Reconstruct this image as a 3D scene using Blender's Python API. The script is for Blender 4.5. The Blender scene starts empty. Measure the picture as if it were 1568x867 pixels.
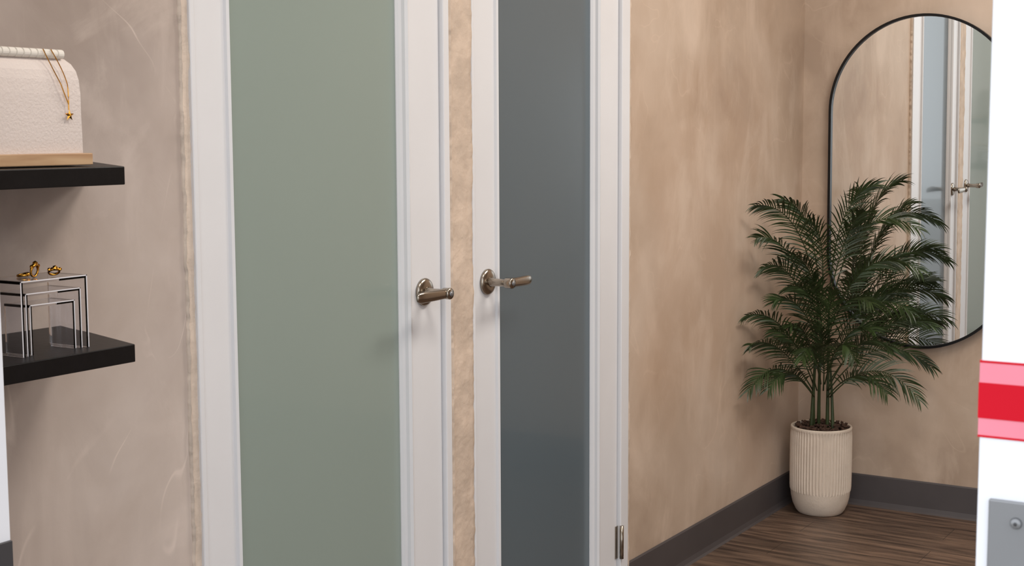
import bpy, bmesh, math, random
from mathutils import Vector, Matrix, noise
random.seed(7)
scene=bpy.context.scene
S=4.953; D=1.822; CEIL=2.75; YR=-2.6; XF=1.0; XFI=1.05

# ---------------------------------------------------------------- helpers
def srgb(r,g,b):
    def c(v):
        v/=255.; return v/12.92 if v<=.04045 else ((v+.055)/1.055)**2.4
    return (c(r),c(g),c(b),1)
def newmat(name):
    m=bpy.data.materials.new(name); m.use_nodes=True
    nt=m.node_tree; return m,nt,nt.nodes['Principled BSDF']
def plain(name,col,rough=.5,metal=0.,bump=0.,bscale=60.,var=.06,vscale=8.,spec=.5,coat=0.):
    m,nt,b=newmat(name)
    tc=nt.nodes.new('ShaderNodeTexCoord')
    n=nt.nodes.new('ShaderNodeTexNoise'); n.inputs['Scale'].default_value=vscale; n.inputs['Detail'].default_value=5
    nt.links.new(tc.outputs['Object'],n.inputs['Vector'])
    r=nt.nodes.new('ShaderNodeValToRGB')
    r.color_ramp.elements[0].position=.3; r.color_ramp.elements[1].position=.7
    r.color_ramp.elements[0].color=tuple(c*(1-var) for c in col[:3])+(1,)
    r.color_ramp.elements[1].color=tuple(min(1,c*(1+var)) for c in col[:3])+(1,)
    nt.links.new(n.outputs['Fac'],r.inputs['Fac']); nt.links.new(r.outputs['Color'],b.inputs['Base Color'])
    b.inputs['Roughness'].default_value=rough; b.inputs['Metallic'].default_value=metal
    b.inputs['Specular IOR Level'].default_value=spec
    if coat: b.inputs['Coat Weight'].default_value=coat; b.inputs['Coat Roughness'].default_value=.04
    if bump>0:
        n2=nt.nodes.new('ShaderNodeTexNoise'); n2.inputs['Scale'].default_value=bscale; n2.inputs['Detail'].default_value=4
        nt.links.new(tc.outputs['Object'],n2.inputs['Vector'])
        bp=nt.nodes.new('ShaderNodeBump'); bp.inputs['Strength'].default_value=bump; bp.inputs['Distance'].default_value=.004
        nt.links.new(n2.outputs['Fac'],bp.inputs['Height']); nt.links.new(bp.outputs['Normal'],b.inputs['Normal'])
    return m
def plaster(name,c1,c2,c3,hl=1.15,lines=.35,sc1=(4.2,4.2,2.0),sc2=(5.0,5.0,2.6),dark=.6,rust=None):
    m,nt,b=newmat(name); N=nt.nodes.new; L=nt.links.new
    tc=N('ShaderNodeTexCoord')
    n1=N('ShaderNodeTexNoise'); n1.inputs['Scale'].default_value=1.9; n1.inputs['Detail'].default_value=5; n1.inputs['Roughness'].default_value=.55; n1.inputs['Distortion'].default_value=.3
    L(tc.outputs['Object'],n1.inputs['Vector'])
    r1=N('ShaderNodeValToRGB'); e=r1.color_ramp.elements
    e[0].position=.36; e[0].color=c1; e[1].position=.64; e[1].color=c3; x=e.new(.5); x.color=c2
    L(n1.outputs['Fac'],r1.inputs['Fac'])
    out=r1.outputs['Color']
    if rust:
        n7=N('ShaderNodeTexNoise'); n7.inputs['Scale'].default_value=.9; n7.inputs['Detail'].default_value=4; n7.inputs['Distortion'].default_value=.5
        mp=N('ShaderNodeMapping'); mp.inputs['Location'].default_value=(4,2,1); L(tc.outputs['Object'],mp.inputs['Vector']); L(mp.outputs['Vector'],n7.inputs['Vector'])
        r7=N('ShaderNodeValToRGB'); r7.color_ramp.elements[0].position=.52; r7.color_ramp.elements[1].position=.68
        r7.color_ramp.elements[0].color=(0,0,0,1); r7.color_ramp.elements[1].color=(.4,.4,.4,1); L(n7.outputs['Fac'],r7.inputs['Fac'])
        mx=N('ShaderNodeMix'); mx.data_type='RGBA'; L(r7.outputs['Color'],mx.inputs[0]); L(out,mx.inputs[6]); mx.inputs[7].default_value=rust; out=mx.outputs[2]
    for rot,sc,seed,amt in (((0,.95,0),sc1,0,.65),((0,-.75,0),sc2,7,.5),((0,.1,0),(9,9,2.2),3,.32)):
        mp=N('ShaderNodeMapping'); mp.inputs['Rotation'].default_value=rot; mp.inputs['Scale'].default_value=sc; mp.inputs['Location'].default_value=(seed,seed,seed)
        L(tc.outputs['Object'],mp.inputs['Vector'])
        n2=N('ShaderNodeTexNoise'); n2.inputs['Scale'].default_value=1.0; n2.inputs['Detail'].default_value=7; n2.inputs['Distortion'].default_value=.5; n2.inputs['Roughness'].default_value=.6
        L(mp.outputs['Vector'],n2.inputs['Vector'])
        r2=N('ShaderNodeValToRGB'); r2.color_ramp.elements[0].position=.54; r2.color_ramp.elements[1].position=.69
        r2.color_ramp.elements[0].color=(0,0,0,1); r2.color_ramp.elements[1].color=(amt,amt,amt,1)
        L(n2.outputs['Fac'],r2.inputs['Fac'])
        mx=N('ShaderNodeMix'); mx.data_type='RGBA'
        L(r2.outputs['Color'],mx.inputs[0]); L(out,mx.inputs[6])
        mx.inputs[7].default_value=tuple(min(1,c*hl) for c in c3[:3])+(1,)
        out=mx.outputs[2]
    n5=N('ShaderNodeTexNoise'); n5.inputs['Scale'].default_value=2.6; n5.inputs['Detail'].default_value=2; n5.inputs['Distortion'].default_value=1.2
    L(tc.outputs['Object'],n5.inputs['Vector'])
    r5=N('ShaderNodeValToRGB'); E=r5.color_ramp.elements; E[0].position=.490; E[0].color=(0,0,0,1); E[1].position=.506; E[1].color=(0,0,0,1)
    x=E.new(.4985); x.color=(1,1,1,1)
    L(n5.outputs['Fac'],r5.inputs['Fac'])
    n6=N('ShaderNodeTexNoise'); n6.inputs['Scale'].default_value=7; n6.inputs['Detail'].default_value=3
    L(tc.outputs['Object'],n6.inputs['Vector'])
    r6=N('ShaderNodeValToRGB'); r6.color_ramp.elements[0].position=.48; r6.color_ramp.elements[1].position=.64
    r6.color_ramp.elements[0].color=(0,0,0,1); r6.color_ramp.elements[1].color=(lines,lines,lines,1); L(n6.outputs['Fac'],r6.inputs['Fac'])
    ml=N('ShaderNodeMath'); ml.operation='MULTIPLY'; L(r5.outputs['Color'],ml.inputs[0]); L(r6.outputs['Color'],ml.inputs[1])
    mx=N('ShaderNodeMix'); mx.data_type='RGBA'; L(ml.outputs[0],mx.inputs[0]); L(out,mx.inputs[6]); mx.inputs[7].default_value=tuple(min(1,c*1.5) for c in c3[:3])+(1,)
    out=mx.outputs[2]
    n4=N('ShaderNodeTexNoise'); n4.inputs['Scale'].default_value=3.6; n4.inputs['Detail'].default_value=8; n4.inputs['Distortion'].default_value=.6
    L(tc.outputs['Object'],n4.inputs['Vector'])
    r4=N('ShaderNodeValToRGB'); r4.color_ramp.elements[0].position=.36; r4.color_ramp.elements[1].position=.56
    r4.color_ramp.elements[0].color=(.84,.81,.78,1); r4.color_ramp.elements[1].color=(1,1,1,1)
    L(n4.outputs['Fac'],r4.inputs['Fac'])
    mm=N('ShaderNodeMix'); mm.data_type='RGBA'; mm.blend_type='MULTIPLY'; mm.inputs[0].default_value=dark
    L(out,mm.inputs[6]); L(r4.outputs['Color'],mm.inputs[7]); out=mm.outputs[2]
    L(out,b.inputs['Base Color'])
    b.inputs['Roughness'].default_value=.56; b.inputs['Specular IOR Level'].default_value=.3
    bp=N('ShaderNodeBump'); bp.inputs['Strength'].default_value=.4; bp.inputs['Distance'].default_value=.004
    n3=N('ShaderNodeTexNoise'); n3.inputs['Scale'].default_value=8; n3.inputs['Detail'].default_value=9; n3.inputs['Distortion'].default_value=.9
    L(tc.outputs['Object'],n3.inputs['Vector']); L(n3.outputs['Fac'],bp.inputs['Height']); L(bp.outputs['Normal'],b.inputs['Normal'])
    return m
def mesh_obj(name,verts,faces,mat=None,parent=None,smooth=False):
    me=bpy.data.meshes.new(name); me.from_pydata([tuple(v) for v in verts],[],faces)
    bm=bmesh.new(); bm.from_mesh(me); bmesh.ops.recalc_face_normals(bm,faces=bm.faces); bm.to_mesh(me); bm.free()
    o=bpy.data.objects.new(name,me); scene.collection.objects.link(o)
    if mat: me.materials.append(mat)
    if smooth:
        for p in me.polygons: p.use_smooth=True
    if parent: o.parent=parent
    return o
BF=[(0,1,2,3),(4,7,6,5),(0,4,5,1),(1,5,6,2),(2,6,7,3),(3,7,4,0)]
def boxes(name,lst,mat,parent=None,bevel=0.):
    V=[];F=[]
    for (x0,y0,z0,x1,y1,z1) in lst:
        k=len(V)
        V+=[(x0,y0,z0),(x1,y0,z0),(x1,y1,z0),(x0,y1,z0),(x0,y0,z1),(x1,y0,z1),(x1,y1,z1),(x0,y1,z1)]
        F+=[tuple(i+k for i in f) for f in BF]
    o=mesh_obj(name,V,F,mat,parent)
    if bevel:
        md=o.modifiers.new('b','BEVEL'); md.width=bevel; md.segments=3; md.limit_method='ANGLE'
        for p in o.data.polygons: p.use_smooth=True
        md.harden_normals=True
    return o
def empty(name,loc=(0,0,0)):
    o=bpy.data.objects.new(name,None); o.location=(0,0,0); scene.collection.objects.link(o); o.empty_display_size=.1; return o
def loft(name,secs,mat,parent=None,n=20,smooth=True):
    V=[];F=[]
    for c,u,v in secs:
        for i in range(n):
            a=2*math.pi*i/n; V.append(Vector(c)+Vector(u)*math.cos(a)+Vector(v)*math.sin(a))
    for k in range(len(secs)-1):
        for i in range(n):
            j=(i+1)%n; F.append((k*n+i,k*n+j,(k+1)*n+j,(k+1)*n+i))
    F.append(tuple(range(n))); F.append(tuple((len(secs)-1)*n+i for i in range(n)))
    return mesh_obj(name,V,F,mat,parent,smooth)
def lathe(name,prof,c,mat,parent=None,n=64,axis='z',ribfn=None,smooth=True):
    V=[];F=[]
    for (r,h) in prof:
        for i in range(n):
            a=2*math.pi*i/n; rr=r+(ribfn(a,h) if ribfn else 0)
            if axis=='z': V.append((c[0]+rr*math.cos(a),c[1]+rr*math.sin(a),c[2]+h))
            else: V.append((c[0]+rr*math.cos(a),c[1]-h,c[2]+rr*math.sin(a)))
    for k in range(len(prof)-1):
        for i in range(n):
            j=(i+1)%n; F.append((k*n+i,k*n+j,(k+1)*n+j,(k+1)*n+i))
    F.append(tuple(range(n))); F.append(tuple((len(prof)-1)*n+i for i in range(n)))
    return mesh_obj(name,V,F,mat,parent,smooth)
def tube_pts(pts,r0,r1,n=8):
    V=[];F=[];m=len(pts)
    for k,p in enumerate(pts):
        t=(pts[min(k+1,m-1)]-pts[max(k-1,0)]).normalized()
        a=t.cross(Vector((0,0,1)))
        if a.length<1e-3: a=t.cross(Vector((1,0,0)))
        a.normalize(); b=t.cross(a); r=r0+(r1-r0)*k/(m-1)
        for i in range(n):
            q=2*math.pi*i/n; V.append(p+a*r*math.cos(q)+b*r*math.sin(q))
    for k in range(m-1):
        for i in range(n):
            j=(i+1)%n; F.append((k*n+i,k*n+j,(k+1)*n+j,(k+1)*n+i))
    F.append(tuple(range(n))); F.append(tuple((m-1)*n+i for i in range(n)))
    return V,F

# ---------------------------------------------------------------- materials
M_wallL=plaster('limewash_daylight_grey',srgb(166,152,144),srgb(185,171,163),srgb(196,183,175),sc1=(3.4,3.4,5.5),sc2=(6,6,3),lines=.5)  # greyer copy of the wall limewash, daylight tint near the entry put into its colour
M_wall=plaster('limewash_tan',srgb(176,155,137),srgb(194,173,154),srgb(203,184,167),lines=.18,rust=srgb(196,164,138))
M_strip=plain('plaster_edge_tan',srgb(206,186,168),.7,bump=.9,bscale=38,var=.14,vscale=14)
M_strip2=plain('plaster_edge_rose',srgb(204,188,174),.7,bump=.8,bscale=45,var=.1,vscale=25)
M_plain=plain('ceiling_paint',srgb(235,232,226),.8)
M_white=plain('door_paint_white',srgb(224,224,227),.32,var=.015)
M_frame=plain('storefront_white',srgb(226,226,231),.35,var=.01)
M_base=plain('rubber_baseboard',srgb(76,71,72),.45,var=.08)
M_black=plain('black_laminate',srgb(12,11,13),.42,var=.2,vscale=40,bump=.1,bscale=90,spec=.3)
M_nickel=plain('satin_nickel',srgb(158,148,136),.22,1.,var=.04)
M_frameblk=plain('black_metal',srgb(14,14,16),.35,.3)
M_gold=plain('gold',srgb(208,150,60),.2,1.,var=.05)
M_leather=plain('blush_leatherette',srgb(214,201,194),.6,bump=.3,bscale=250,var=.03)
M_cream=plain('cream_velvet',srgb(226,219,209),.8,var=.05)
M_red=plain('red_tape',srgb(196,0,30),.5,var=.03,spec=.2)
M_pink=plain('pink_tape',srgb(228,134,150),.5,var=.06,spec=.2)
M_steel=plain('brushed_steel_plate',srgb(136,136,138),.4,.6)
M_dark=plain('dark_rubber',srgb(62,60,62),.5)
M_pot=plain('cream_ceramic',srgb(218,203,187),.75,bump=.25,bscale=180,var=.05,vscale=20)
M_soil=plain('bark_mulch',srgb(76,54,42),.9,var=.5,vscale=60,bump=.8,bscale=90)
M_conc=plain('concrete_paving',srgb(165,162,158),.9,bump=.3)
M_gl1=plain('frosted_glass_lit',srgb(143,156,149),.26,var=.03,vscale=.8,spec=.5,coat=.25)  # same glass as the other door; its brighter reflection is painted into the colour
M_gl2=plain('frosted_glass_dim',srgb(88,101,109),.26,var=.03,vscale=.8,spec=.5,coat=.25)  # darker copy of that glass, with the dimmer reflection in its base colour
M_leaf=plain('palm_leaf',srgb(46,62,30),.45,var=.5,vscale=12)
M_stem=plain('palm_stem',srgb(50,62,32),.5,var=.3,vscale=20)
M_mir,nt,b=newmat('mirror_silver'); b.inputs['Metallic'].default_value=1; b.inputs['Roughness'].default_value=.0; b.inputs['Base Color'].default_value=(.90,.91,.90,1)
M_acr,nt,b=newmat('clear_acrylic'); b.inputs['Transmission Weight'].default_value=1; b.inputs['IOR'].default_value=1.3; b.inputs['Roughness'].default_value=.02; b.inputs['Base Color'].default_value=(.96,.97,1,1)
M_acre=plain('acrylic_edge_highlight',srgb(225,222,226),.2,var=.02)  # opaque whitish colour painting the highlights along the acrylic edges
def woodmat(name,ca,cb,scale,rot,rough=.45):
    m,nt,b=newmat(name); N=nt.nodes.new; L=nt.links.new
    tc=N('ShaderNodeTexCoord'); mp=N('ShaderNodeMapping'); mp.inputs['Scale'].default_value=scale; mp.inputs['Rotation'].default_value=rot
    L(tc.outputs['Object'],mp.inputs['Vector'])
    n=N('ShaderNodeTexNoise'); n.inputs['Scale'].default_value=4; n.inputs['Detail'].default_value=8; n.inputs['Distortion'].default_value=.6
    L(mp.outputs['Vector'],n.inputs['Vector'])
    r=N('ShaderNodeValToRGB'); r.color_ramp.elements[0].position=.35; r.color_ramp.elements[1].position=.65
    r.color_ramp.elements[0].color=ca; r.color_ramp.elements[1].color=cb
    L(n.outputs['Fac'],r.inputs['Fac']); L(r.outputs['Color'],b.inputs['Base Color']); b.inputs['Roughness'].default_value=rough
    return m,nt,b,r,tc
M_pine=woodmat('pale_pine',srgb(176,138,104),srgb(200,166,130),(1.5,14,14),(0,0,0))[0]
M_floor,nt,b,rr,tc=woodmat('walnut_vinyl_plank',srgb(66,52,44),srgb(126,104,88),(9,1.0,1),(0,0,0),.42)
N=nt.nodes.new; L=nt.links.new
mp=N('ShaderNodeMapping'); mp.inputs['Rotation'].default_value=(0,0,math.pi/2); L(tc.outputs['Object'],mp.inputs['Vector'])
bk=N('ShaderNodeTexBrick'); bk.inputs['Scale'].default_value=1; bk.inputs['Brick Width'].default_value=1.2; bk.inputs['Row Height'].default_value=.15
bk.inputs['Mortar Size'].default_value=.0012; bk.inputs['Color1'].default_value=(.78,.78,.78,1); bk.inputs['Color2'].default_value=(1.15,1.12,1.1,1); bk.inputs['Mortar'].default_value=(.3,.3,.3,1); bk.offset=.37
L(mp.outputs['Vector'],bk.inputs['Vector'])
mx=N('ShaderNodeMix'); mx.data_type='RGBA'; mx.blend_type='MULTIPLY'; mx.inputs[0].default_value=1
L(rr.outputs['Color'],mx.inputs[6]); L(bk.outputs['Color'],mx.inputs[7]); L(mx.outputs[2],b.inputs['Base Color'])

# ---------------------------------------------------------------- room shell
HD=2.08
TH=.14
boxes('floor',[(XF,YR-.15,-.1,S+.15,D+.15,0)],M_floor)
boxes('ground_outside',[(-9,-9,-.12,XF,9,-.01)],M_conc)
boxes('ceiling',[(XF,YR-.15,CEIL,S+.15,D+.15,CEIL+.1)],M_plain)
wl=boxes('wall_left',[(XFI,D,0,1.845,D+TH,CEIL),(2.655,D,0,2.748,D+TH,CEIL),(3.548,D,0,S,D+TH,CEIL),(1.845,D,HD,2.655,D+TH,CEIL),(2.748,D,HD,3.548,D+TH,CEIL)],M_wall)
wl.data.materials.append(M_wallL)
for p in wl.data.polygons[:6]: p.material_index=1
boxes('wall_back',[(S,YR,0,S+TH,D+TH,CEIL)],M_wall)
boxes('wall_right',[(XFI,YR-TH,0,S+TH,YR,CEIL)],M_wall)
boxes('wall_behind_doors',[(1.7,D+TH,0,3.7,D+TH+.05,CEIL)],M_plain)
boxes('wall_front',[(XF,1.40,0,XFI,D+TH,CEIL),(XF,YR,2.4,XFI,1.40,CEIL),(XF,YR-TH,0,XFI,YR+.1,CEIL)],M_frame)
boxes('window_1',[(XF,-2.5,0,XFI,.12,.12),(XF,-2.5,2.32,XFI,.12,2.4),(XF,-2.5,.12,XFI,-2.44,2.32),(XF,-1.22,.12,XFI,-1.15,2.32)],M_frame)
boxes('trim_1',[(XF-.005,1.336,0,XFI+.0,1.40,2.4)],M_frame,bevel=.002)
boxes('trim_2',[(XF-.005,.12,0,XFI+.0,.234,2.4)],M_frame,bevel=.002)
tp=empty('warning_tape')
def wrap(name,z0,z1,mat,t):
    boxes(name,[(XF-.005-t,.118,z0,XF-.005,.234+t,z1),(XF-.005,.234,z0,XFI,.234+t,z1)],mat,tp)
wrap('tape_pink_base',1.139,1.192,M_pink,.0006)
wrap('tape_red_stripe',1.152,1.177,M_red,.0010)
wrap('tape_edge_line_lower',1.1385,1.1400,M_red,.0008)
wrap('tape_edge_line_upper',1.1910,1.1925,M_red,.0008)
sp=empty('strike_plate')
boxes('plate',[(XF-.008,.128,1.0,XF-.0045,.2255,1.096)],M_steel,sp,bevel=.0015)
loft('screw',[((XF-.008,.2065,1.081),(0,.0042,0),(0,0,.0042)),((XF-.0105,.2065,1.081),(0,.0032,0),(0,0,.0032))],M_steel,sp)
loft('screw_recess',[((XF-.0104,.2065,1.081),(0,.0014,0),(0,0,.0014)),((XF-.0108,.2065,1.081),(0,.0014,0),(0,0,.0014))],M_dark,sp,n=6)
hb=empty('door_closer_bracket')
boxes('bracket_plate',[(1.012,1.332,.72,1.049,1.3365,.885)],M_dark,hb,bevel=.001)
boxes('bracket_arm',[(1.008,1.330,.72,1.020,1.3365,.90)],M_steel,hb,bevel=.001)

def cove(name,pts_fn):
    prof=[(0,.113),(.004,.115),(.007,.110),(.008,.02),(.012,.006),(.018,0),(0,0)]
    a,b=pts_fn; V=[];F=[]
    for base,nrm in (a,b):
        for d,z in prof: V.append((base[0]+nrm[0]*d,base[1]+nrm[1]*d,z))
    n=len(prof)
    for i in range(n): F.append((i,(i+1)%n,n+(i+1)%n,n+i))
    F.append(tuple(range(n))); F.append(tuple(n+i for i in range(n)))
    mesh_obj(name,V,F,M_base)
cove('baseboard_left',(((3.556,D),(0,-1)),((S-.001,D),(0,-1))))
cove('baseboard_back',(((S,D-.0),(-1,0)),((S,YR),(-1,0))))
cove('baseboard_entry',(((XFI,D),(0,-1)),((1.83,D),(0,-1))))

def strip(name,x0,x1,yf,seed,mat):
    nx=14; nz=700; z0,z1=0.0,HD+.05; V=[];F=[]
    for k in range(nz+1):
        z=z0+(z1-z0)*k/nz
        eL=noise.noise(Vector((seed,z*9,0)))*.003+noise.noise(Vector((seed,z*60,3)))*.0025
        eR=noise.noise(Vector((seed+9,z*9,0)))*.003+noise.noise(Vector((seed+5,z*60,3)))*.0025
        for i in range(nx+1):
            t=i/nx; x=(x0+eL)*(1-t)+(x1+eR)*t
            y=yf-.0015*noise.noise(Vector((x*30,z*12,seed)))-.0030*max(0,.35-abs(noise.noise(Vector((x*40,z*6,seed+2)))))
            if i in (0,nx): y=D+.001
            elif i in (1,nx-1): y-=.0025*(1+noise.noise(Vector((i,z*40,seed))))
            V.append((x,y,z))
    for k in range(nz):
        for i in range(nx):
            a=k*(nx+1)+i; F.append((a,a+1,a+nx+2,a+nx+1))
    mesh_obj(name,V,F,mat,smooth=True)
strip('trim_3',2.652,2.750,D-.010,1.3,M_strip)
strip('trim_4',1.826,1.848,D-.005,7.7,M_strip2)
strip('trim_5',3.545,3.560,D-.006,13.1,M_strip)

# ---------------------------------------------------------------- doors
def door(n,j0,j1,l0,l1,g0,g1,gmat):
    e=empty('door_%d'%n)
    fy=D-.012; by=D+.10
    boxes('jamb',[(j0,fy,0,l0-.004,by,HD),(l1+.004,fy,0,j1,by,HD),(j0,fy,HD-.03,j1,by,HD)],M_white,e,bevel=.003)
    ly=D-.001; lb=D+.04; gz0=.085; gz1=1.95; top=HD-.034; bot=.008
    boxes('leaf_frame',[(l0,ly,bot,g0,lb,top),(g1,ly,bot,l1,lb,top),(g0,ly,bot,g1,lb,gz0),(g0,ly,gz1,g1,lb,top)],M_white,e,bevel=.0015)
    prof=[(-.013,0),(-.011,-.006),(-.005,-.008),(0,-.003),(.002,.004),(.007,.008),(.011,.014),(.011,.02),(-.013,.02)]
    V=[];F=[];m=len(prof)
    for (cx,cz,sx,sz) in ((g0,gz0,1,1),(g1,gz0,-1,1),(g1,gz1,-1,-1),(g0,gz1,1,-1)):
        for d,y in prof: V.append((cx+sx*d,ly+y,cz+sz*d))
    for k in range(4):
        q=(k+1)%4
        for i in range(m): F.append((k*m+i,k*m+(i+1)%m,q*m+(i+1)%m,q*m+i))
    mesh_obj('glazing_bead',V,F,M_white,e)
    boxes('frosted_glass',[(g0-.006,ly+.016,gz0-.006,g1+.006,ly+.024,gz1+.006)],gmat,e)
    return e
door(1,1.845,2.655,1.862,2.628,1.954,2.497,M_gl1)
d2=door(2,2.748,3.548,2.762,3.497,2.872,3.374,M_gl2)
for zz in (.19,1.87):
    loft('hinge',[((3.503,D-.014,zz-.048),(.006,0,0),(0,.006,0)),((3.503,D-.014,zz+.048),(.006,0,0),(0,.006,0))],M_nickel,d2,n=12)
    boxes('hinge_leaf',[(3.486,D-.004,zz-.047,3.503,D-.001,zz+.047)],M_nickel,d2)

def handle(x,z,dirn):
    h=empty('door_lever_handle'); y0=D-.002
    lathe('rose',[(.0005,0),(.031,0),(.0315,.003),(.030,.006),(.026,.0085),(.018,.0105),(.0005,.012)],(x,y0,z),M_nickel,h,n=48,axis='y')
    lathe('neck',[(.014,.008),(.0105,.014),(.0092,.022),(.0092,.050),(.0125,.054),(.0130,.070),(.0118,.073),(.002,.0735)],(x,y0,z),M_nickel,h,n=32,axis='y')
    lathe('push_button',[(.0058,.0725),(.0058,.0760),(.001,.0768)],(x,y0,z),M_steel,h,n=20,axis='y')
    sec=[]
    for t in [0,.08,.2,.35,.5,.65,.8,.92,.98,1.0]:
        L=.112; cx=x+dirn*(L*t-.004)
        cy=y0-.062+.004*t*t
        cz=z-.001*t
        a=.0108+.0012*math.sin(min(1,t*1.2)*math.pi/2); bth=.0088-.0036*t
        if t>.9: s={.92:.92,.98:.65,1.0:.2}[t]; a*=s; bth*=s
        sec.append(((cx,cy,cz),(0,bth,0),(0,0,a)))
    loft('lever',sec,M_nickel,h,n=24)
handle(2.561,1.000,-1)
handle(2.822,.999,1)

# ---------------------------------------------------------------- wall mirror (pill shape)
mir=empty('arched_wall_mirror')
cy=1.383; R=.330; zt=1.755; zb=.593
def pill(r,n=48):
    P=[]
    for i in range(n+1):
        a=math.pi*i/n; P.append((cy-r*math.cos(a)*-1*-1,zt-R+r*math.sin(a)))
    for i in range(n+1):
        a=math.pi+math.pi*i/n; P.append((cy-r*math.cos(a),zb+R+r*math.sin(a)))
    return P
def lean(x,z): return x-.020*(z-zb)/(zt-zb)
P=pill(R-.006); n=len(P)
mesh_obj('mirror_glass',[(lean(S-.016,z),y,z) for y,z in P],[tuple(range(n))],M_mir,mir)
Po=pill(R);Pi=pill(R-.009)
V=[];F=[]
for (Q,x) in ((Po,S-.002),(Po,S-.026),(Pi,S-.026),(Pi,S-.012)):
    V+=[(lean(x,z),y,z) for y,z in Q]
for k in range(3):
    for i in range(n):
        j=(i+1)%n; F.append((k*n+i,k*n+j,(k+1)*n+j,(k+1)*n+i))
F.append(tuple(range(n)))
mesh_obj('mirror_frame',V,F,M_frameblk,mir)

# ---------------------------------------------------------------- floating shelves
def shelf(bx,by,bz,fx,fy,fz,t):
    V=[(XFI+.001,by,bz-t),(bx,by,bz-t),(fx,fy,fz-t),(XFI+.001,fy,fz-t),(XFI+.001,by,bz),(bx,by,bz),(fx,fy,fz),(XFI+.001,fy,fz)]
    o=mesh_obj('floating_shelf',V,BF,M_black)
    md=o.modifiers.new('b','BEVEL'); md.width=.0012; md.segments=2
shelf(1.615,D-.0005,1.309,1.452,1.562,1.306,.0265)
shelf(1.551,D-.0005,1.044,1.461,1.562,1.044,.0265)

nd=empty('necklace_display')
boxes('wood_base',[(1.12,1.600,1.3085,1.428,1.655,1.3255)],M_pine,nd,bevel=.0015)
V=[];F=[];xs=1.14;xe=1.420
secs=[(1.324,1.612,0),(1.345,1.612,0),(1.38,1.613,0),(1.41,1.614,-.001),(1.43,1.616,-.0005),(1.443,1.619,.0015),(1.453,1.624,.006),(1.460,1.630,.013),(1.463,1.638,.024)]
for (z,y,ins) in secs:
    V+=[(xs,y,z),(xe-ins,y,z),(xe-ins,y+.008,z-.001),(xs,y+.008,z-.001)]
for k in range(len(secs)-1):
    for i in range(4):
        j=(i+1)%4; F.append((4*k+i,4*k+j,4*k+4+j,4*k+4+i))
F+= [(0,1,2,3),tuple(4*(len(secs)-1)+i for i in range(4))]
mesh_obj('padded_panel',V,F,M_leather,nd,smooth=False)
sec=[];x=1.14
while x<1.400:
    for dx,r in ((0,.0066),(.009,.0066),(.0095,.0050),(.011,.0050),(.0115,.0066)):
        if x+dx<1.402: sec.append(((x+dx,1.628,1.4665),(0,r,0),(0,0,r)))
    x+=.012
loft('necklace_bar',sec,M_cream,nd,n=16,smooth=False)
V,F=tube_pts([Vector((1.30,1.652,1.325)),Vector((1.30,1.635,1.463))],.004,.004)
mesh_obj('bar_support',V,F,M_pine,nd)
nk=empty('gold_star_necklace')
ends=[Vector((1.362,1.6205,1.4725)),Vector((1.376,1.6205,1.4725))]
pend=Vector((1.3935,1.608,1.395))
for i,e0 in enumerate(ends):
    pts=[]
    for k in range(15):
        t=k/14; p=e0.lerp(pend,t); p.x+=(.006*math.sin(t*math.pi)) *(1 if i else -.2); p.y=1.6205-.0125*min(1,t*1.6)
        pts.append(p)
    v,f=tube_pts(pts,.0008,.0008,6); mesh_obj('chain_%d'%i,v,f,M_gold,nk)
v,f=tube_pts([pend,pend+Vector((.0,0,-.008))],.0008,.0008,6); mesh_obj('drop',v,f,M_gold,nk)
V=[];c=pend+Vector((0.001,0,-.0155))
for i in range(10):
    a=math.pi/2+i*math.pi/5; r=.0085 if i%2==0 else .0036
    V.append((c.x+r*math.cos(a),c.y,c.z+r*math.sin(a)))
V+= [(c.x,c.y-.003,c.z),(c.x,c.y+.001,c.z)]
F=[(i,(i+1)%10,10) for i in range(10)]+[(i,(i+1)%10,11) for i in range(10)]
mesh_obj('star_pendant',V,F,M_gold,nk)

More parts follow.
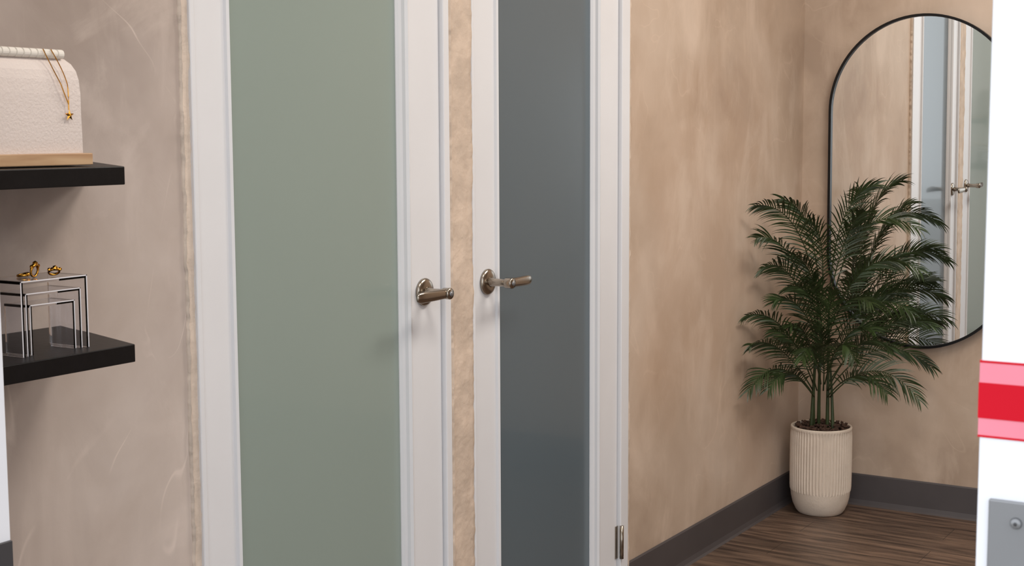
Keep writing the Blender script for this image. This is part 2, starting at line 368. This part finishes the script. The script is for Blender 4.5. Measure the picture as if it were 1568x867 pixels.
ar=empty('acrylic_display_riser')
def riser(x0,x1,y0,y1,zt,t,idx):
    zb=1.0442
    boxes('riser_%d'%idx,[(x0,y0,zb,x0+t,y1,zt),(x1-t,y0,zb,x1,y1,zt),(x0+t,y0,zt-t,x1-t,y1,zt)],M_acr,ar)
    e=.0006
    boxes('riser_highlight_%d'%idx,[(x0,y0-e,zb,x0+t*.35,y0,zt),(x1-t*.35,y0-e,zb,x1,y0,zt),(x0,y0-e,zt-t*.35,x1,y0,zt)],M_acre,ar)  # thin pale strips added as painted edge highlights
riser(1.290,1.408,1.600,1.680,1.150,.0045,1)
riser(1.300,1.398,1.603,1.668,1.132,.004,2)
riser(1.309,1.389,1.606,1.655,1.115,.004,3)
def ring(c,R,tilt,rz,stone=True):
    g=empty('gold_ring'); V=[];F=[];n=28;m=8
    M=Matrix.Translation(c)@Matrix.Rotation(rz,4,'Z')@Matrix.Rotation(tilt,4,'X')
    for i in range(n):
        a=2*math.pi*i/n; w=.0014*(1+.7*max(0,math.sin(a)))
        for k in range(m):
            b=2*math.pi*k/m; V.append(M@Vector(((R+w*math.cos(b))*math.cos(a),1.3*w*math.sin(b),(R+w*math.cos(b))*math.sin(a))))
    for i in range(n):
        for k in range(m):
            F.append((i*m+k,((i+1)%n)*m+k,((i+1)%n)*m+(k+1)%m,i*m+(k+1)%m))
    mesh_obj('band',V,F,M_gold,g,smooth=True)
    if stone:
        me=bpy.data.meshes.new('setting'); bm=bmesh.new()
        for (a,rr) in ((0,.0042),(.9,.003),(-.9,.003)):
            bmesh.ops.create_icosphere(bm,subdivisions=1,radius=rr,matrix=M@Matrix.Translation((math.sin(a)*(R+.002),0,math.cos(a)*(R+.002))))
        bm.to_mesh(me); bm.free(); me.materials.append(M_gold)
        o=bpy.data.objects.new('setting',me); scene.collection.objects.link(o); o.parent=g
ring(Vector((1.340,1.630,1.1600)),.0085,.15,.3)
ring(Vector((1.362,1.615,1.1575)),.0075,.9,-.5)
ring(Vector((1.338,1.652,1.1530)),.0080,1.45,1.0,False)

# ---------------------------------------------------------------- potted palm
PC=Vector((4.782,1.672,0))
plant=empty('potted_areca_palm')
prof=[(.070,0),(.078,.002),(.086,.012),(.0965,.035),(.1025,.06),(.1045,.078),(.1052,.082),(.1062,.086),(.1072,.10),(.1078,.16),(.1078,.24),(.1072,.285),(.1062,.299),(.1072,.303),(.1078,.310),(.1060,.314),(.1010,.314),(.0985,.308),(.0975,.288)]
def rib(a,h):
    if .085<h<.300: return .0017*math.cos(a*60)-.0006
    return 0
lathe('ribbed_pot',prof,PC,M_pot,plant,n=480,ribfn=rib)
lathe('soil',[(.002,.292),(.05,.297),(.0985,.291),(.0985,.27)],PC,M_soil,plant,n=40)
V=[];F=[]
for i in range(240):
    a=random.random()*6.283; r=.093*math.sqrt(random.random()); c=PC+Vector((r*math.cos(a),r*math.sin(a),.302+random.random()*.018))
    R_=Matrix.Rotation(random.random()*6,3,'Z')@Matrix.Rotation(random.uniform(-.8,.8),3,'X')
    s=Vector((random.uniform(.004,.010),random.uniform(.003,.006),random.uniform(.001,.003)))
    k=len(V)
    for sx,sy,sz in ((-1,-1,-1),(1,-1,-1),(1,1,-1),(-1,1,-1),(-1,-1,1),(1,-1,1),(1,1,1),(-1,1,1)):
        V.append(c+R_@Vector((sx*s.x,sy*s.y,sz*s.z)))
    F+=[tuple(j+k for j in f) for f in BF]
mesh_obj('bark_chips',V,F,M_soil,plant)
a0=math.radians(19.5)
EX=Vector((math.sin(a0),-math.cos(a0),0)); DX=Vector((math.cos(a0),math.sin(a0),0))
EYE=Vector((0,0,1.35))
def W(px,py,fwd):
    lat=(px-1254)*.00226; z=.324+(650-py)*.00231
    p=PC+EX*lat; p.z=z
    return EYE+(p-EYE)*(1-fwd/5.07)
def clampw(p,m=.012):
    p.y=min(p.y,D-m); p.x=min(p.x,S-m-.02-.02*max(0,(p.z-.6)/1.2)); return p
fr=[ # start, ctrl, tip, forward at tip
 ((1246,470),(1222,308),(1147,316),.34),((1247,450),(1238,318),(1188,306),.22),((1244,500),(1205,352),(1150,366),.36),
 ((1246,520),(1205,385),(1160,412),.28),((1250,470),(1258,362),(1232,340),.10),
 ((1262,470),(1266,298),(1330,284),.06),((1268,460),(1300,290),(1394,350),.10),((1268,480),(1330,362),(1396,412),.14),
 ((1264,500),(1305,385),(1362,400),.20),((1262,520),(1335,430),(1386,476),.16),((1258,480),(1285,335),(1312,325),.18),
 ((1250,520),(1240,430),(1200,440),.25),((1256,540),(1280,430),(1325,462),.28),
 ((1240,590),(1195,470),(1136,486),.34),((1240,600),(1185,510),(1143,532),.38),((1242,610),(1185,530),(1140,604),.36),
 ((1242,610),(1205,545),(1172,600),.30),((1246,600),(1225,520),(1178,508),.30),
 ((1264,600),(1335,490),(1418,558),.10),((1266,610),(1335,525),(1400,608),.14),((1262,590),(1340,460),(1420,496),.06),
 ((1262,600),(1310,490),(1355,530),.24),((1262,610),(1310,545),(1352,600),.26),((1258,590),(1278,490),(1302,550),.36),
 ((1252,590),(1240,500),(1222,552),.36),((1256,560),(1310,440),(1376,446),.12),
 ((1250,540),(1222,445),(1180,462),.20),((1252,500),(1240,400),(1205,392),.16),
 ((1250,580),(1228,490),(1205,500),.22),((1260,580),(1292,480),(1330,505),.16),
 ((1254,560),(1262,470),(1268,445),.22),((1252,560),(1250,450),(1236,430),.12),((1256,600),(1258,535),(1250,505),.2)]
LV=[];LF=[];SV=[];SF=[]
def addto(V,F,v,f):
    k=len(V); V+=v; F+=[tuple(i+k for i in q) for q in f]
for idx,(s,c,t,fw) in enumerate(fr):
    A=W(s[0],s[1],fw*.08); B=W(c[0],c[1],fw*.5); T=W(t[0],t[1],fw)
    for p in (A,B,T): clampw(p,.03)
    n=26; pts=[]
    for k in range(n+1):
        u=k/n; pts.append(A*(1-u)**2+B*2*u*(1-u)+T*u*u)
    v,f=tube_pts(pts,.0026,.0008,6); addto(SV,SF,v,f)
    flip=random.uniform(-.5,.5)
    NL=28; i0=.22
    for k in range(NL):
        u=i0+(1-i0)*(k/(NL-1))**.95
        q=u*n; b=min(int(q),n-1); p=pts[b].lerp(pts[b+1],q-b); tg=(pts[b+1]-pts[b]).normalized()
        side=tg.cross(Vector((0,0,1)))
        if side.length<.05: side=Vector((0,1,0))
        side=side.normalized(); up=side.cross(tg).normalized()
        side=(side*math.cos(flip)+up*math.sin(flip)).normalized()
        lay=(side*.8+ (DX.cross(tg)).normalized()*(1 if side.dot(DX.cross(tg))>0 else -1)*.7).normalized()
        ln=.100*(math.sin(math.pi*(.20+.68*((u-i0)/(1-i0))))**.7)*random.uniform(.85,1.12)
        for sg in (-1,1):
            ang=math.radians(50-28*((u-i0)/(1-i0))+random.uniform(-6,6))
            d=(lay*sg*math.sin(ang)+tg*math.cos(ang)+Vector((random.uniform(-.08,.08),random.uniform(-.08,.08),.10))).normalized()
            w0=.0025*random.uniform(.85,1.2); m=6; vv=[];pp=p.copy(); dd=d.copy()
            nrm=DX.cross(dd); wd=(nrm.normalized()+DX*random.uniform(-.6,.6)).normalized()
            for j in range(m+1):
                tt=j/m; w=w0*(.55+.9*tt if tt<.4 else .92*(1-((tt-.4)/.6)**1.6))+.00015
                vv.append(clampw(pp+wd*w)); vv.append(clampw(pp-wd*w,.0125))
                dd=(dd+Vector((0,0,-.15*(.4+tt)))).normalized(); pp=pp+dd*(ln/m)
            ff=[(2*j,2*j+1,2*j+3,2*j+2) for j in range(m)]
            addto(LV,LF,vv,ff)
for (bx,tx,ty,fo,bo) in ((1238,1246,470,.03,.02),(1250,1252,500,.05,-.02),(1263,1262,470,.02,.0),(1272,1266,560,-.02,.02),(1242,1242,560,.05,.0)):
    A=W(bx,650,bo); A.z=.288; T=W(tx,ty,fo); Mid=W((bx+tx)/2+random.uniform(-3,3),(650+ty)/2,(fo+bo)/2)
    pts=[A*(1-u)**2+Mid*2*u*(1-u)+T*u*u for u in [i/14 for i in range(15)]]
    v,f=tube_pts(pts,.0068,.0032,10); addto(SV,SF,v,f)
mesh_obj('palm_leaflets',LV,LF,M_leaf,plant,smooth=True)
mesh_obj('palm_stems',SV,SF,M_stem,plant,smooth=True)

# ---------------------------------------------------------------- light
w=bpy.data.worlds.new('World'); scene.world=w; w.use_nodes=True
bg=w.node_tree.nodes['Background']; bg.inputs[0].default_value=(.90,.95,1,1); bg.inputs[1].default_value=2.05
def area(name,loc,sx,sy,e,col,rot=(0,0,0)):
    l=bpy.data.lights.new(name,'AREA'); l.shape='RECTANGLE'; l.size=sx; l.size_y=sy; l.energy=e; l.color=col
    o=bpy.data.objects.new(name,l); o.location=loc; o.rotation_euler=rot; scene.collection.objects.link(o); return o
area('ceiling_panel_light',(3.6,.5,CEIL-.02),1.2,.6,40,(1,.93,.85))
area('ceiling_panel_light',(1.9,.5,CEIL-.02),.6,.6,22,(1,.93,.84))

# ---------------------------------------------------------------- camera
f,yaw,pitch,roll=2161.3,0.55513,0.10507,-0.00442
fw=Vector((math.cos(yaw)*math.cos(pitch),math.sin(yaw)*math.cos(pitch),-math.sin(pitch)))
r=Vector((math.sin(yaw),-math.cos(yaw),0)); u=r.cross(fw)
r2=r*math.cos(roll)+u*math.sin(roll); u2=-r*math.sin(roll)+u*math.cos(roll)
cam=bpy.data.cameras.new('camera'); co=bpy.data.objects.new('camera',cam); scene.collection.objects.link(co)
Mx=Matrix(((r2.x,u2.x,-fw.x,0),(r2.y,u2.y,-fw.y,0),(r2.z,u2.z,-fw.z,1.35),(0,0,0,1)))
co.matrix_world=Mx
cam.sensor_width=36; cam.lens=36*f/1568; cam.clip_start=.02
cam.dof.use_dof=True; cam.dof.focus_distance=3.4; cam.dof.aperture_fstop=25
scene.camera=co
scene.view_settings.view_transform='Standard'; scene.view_settings.look='None'
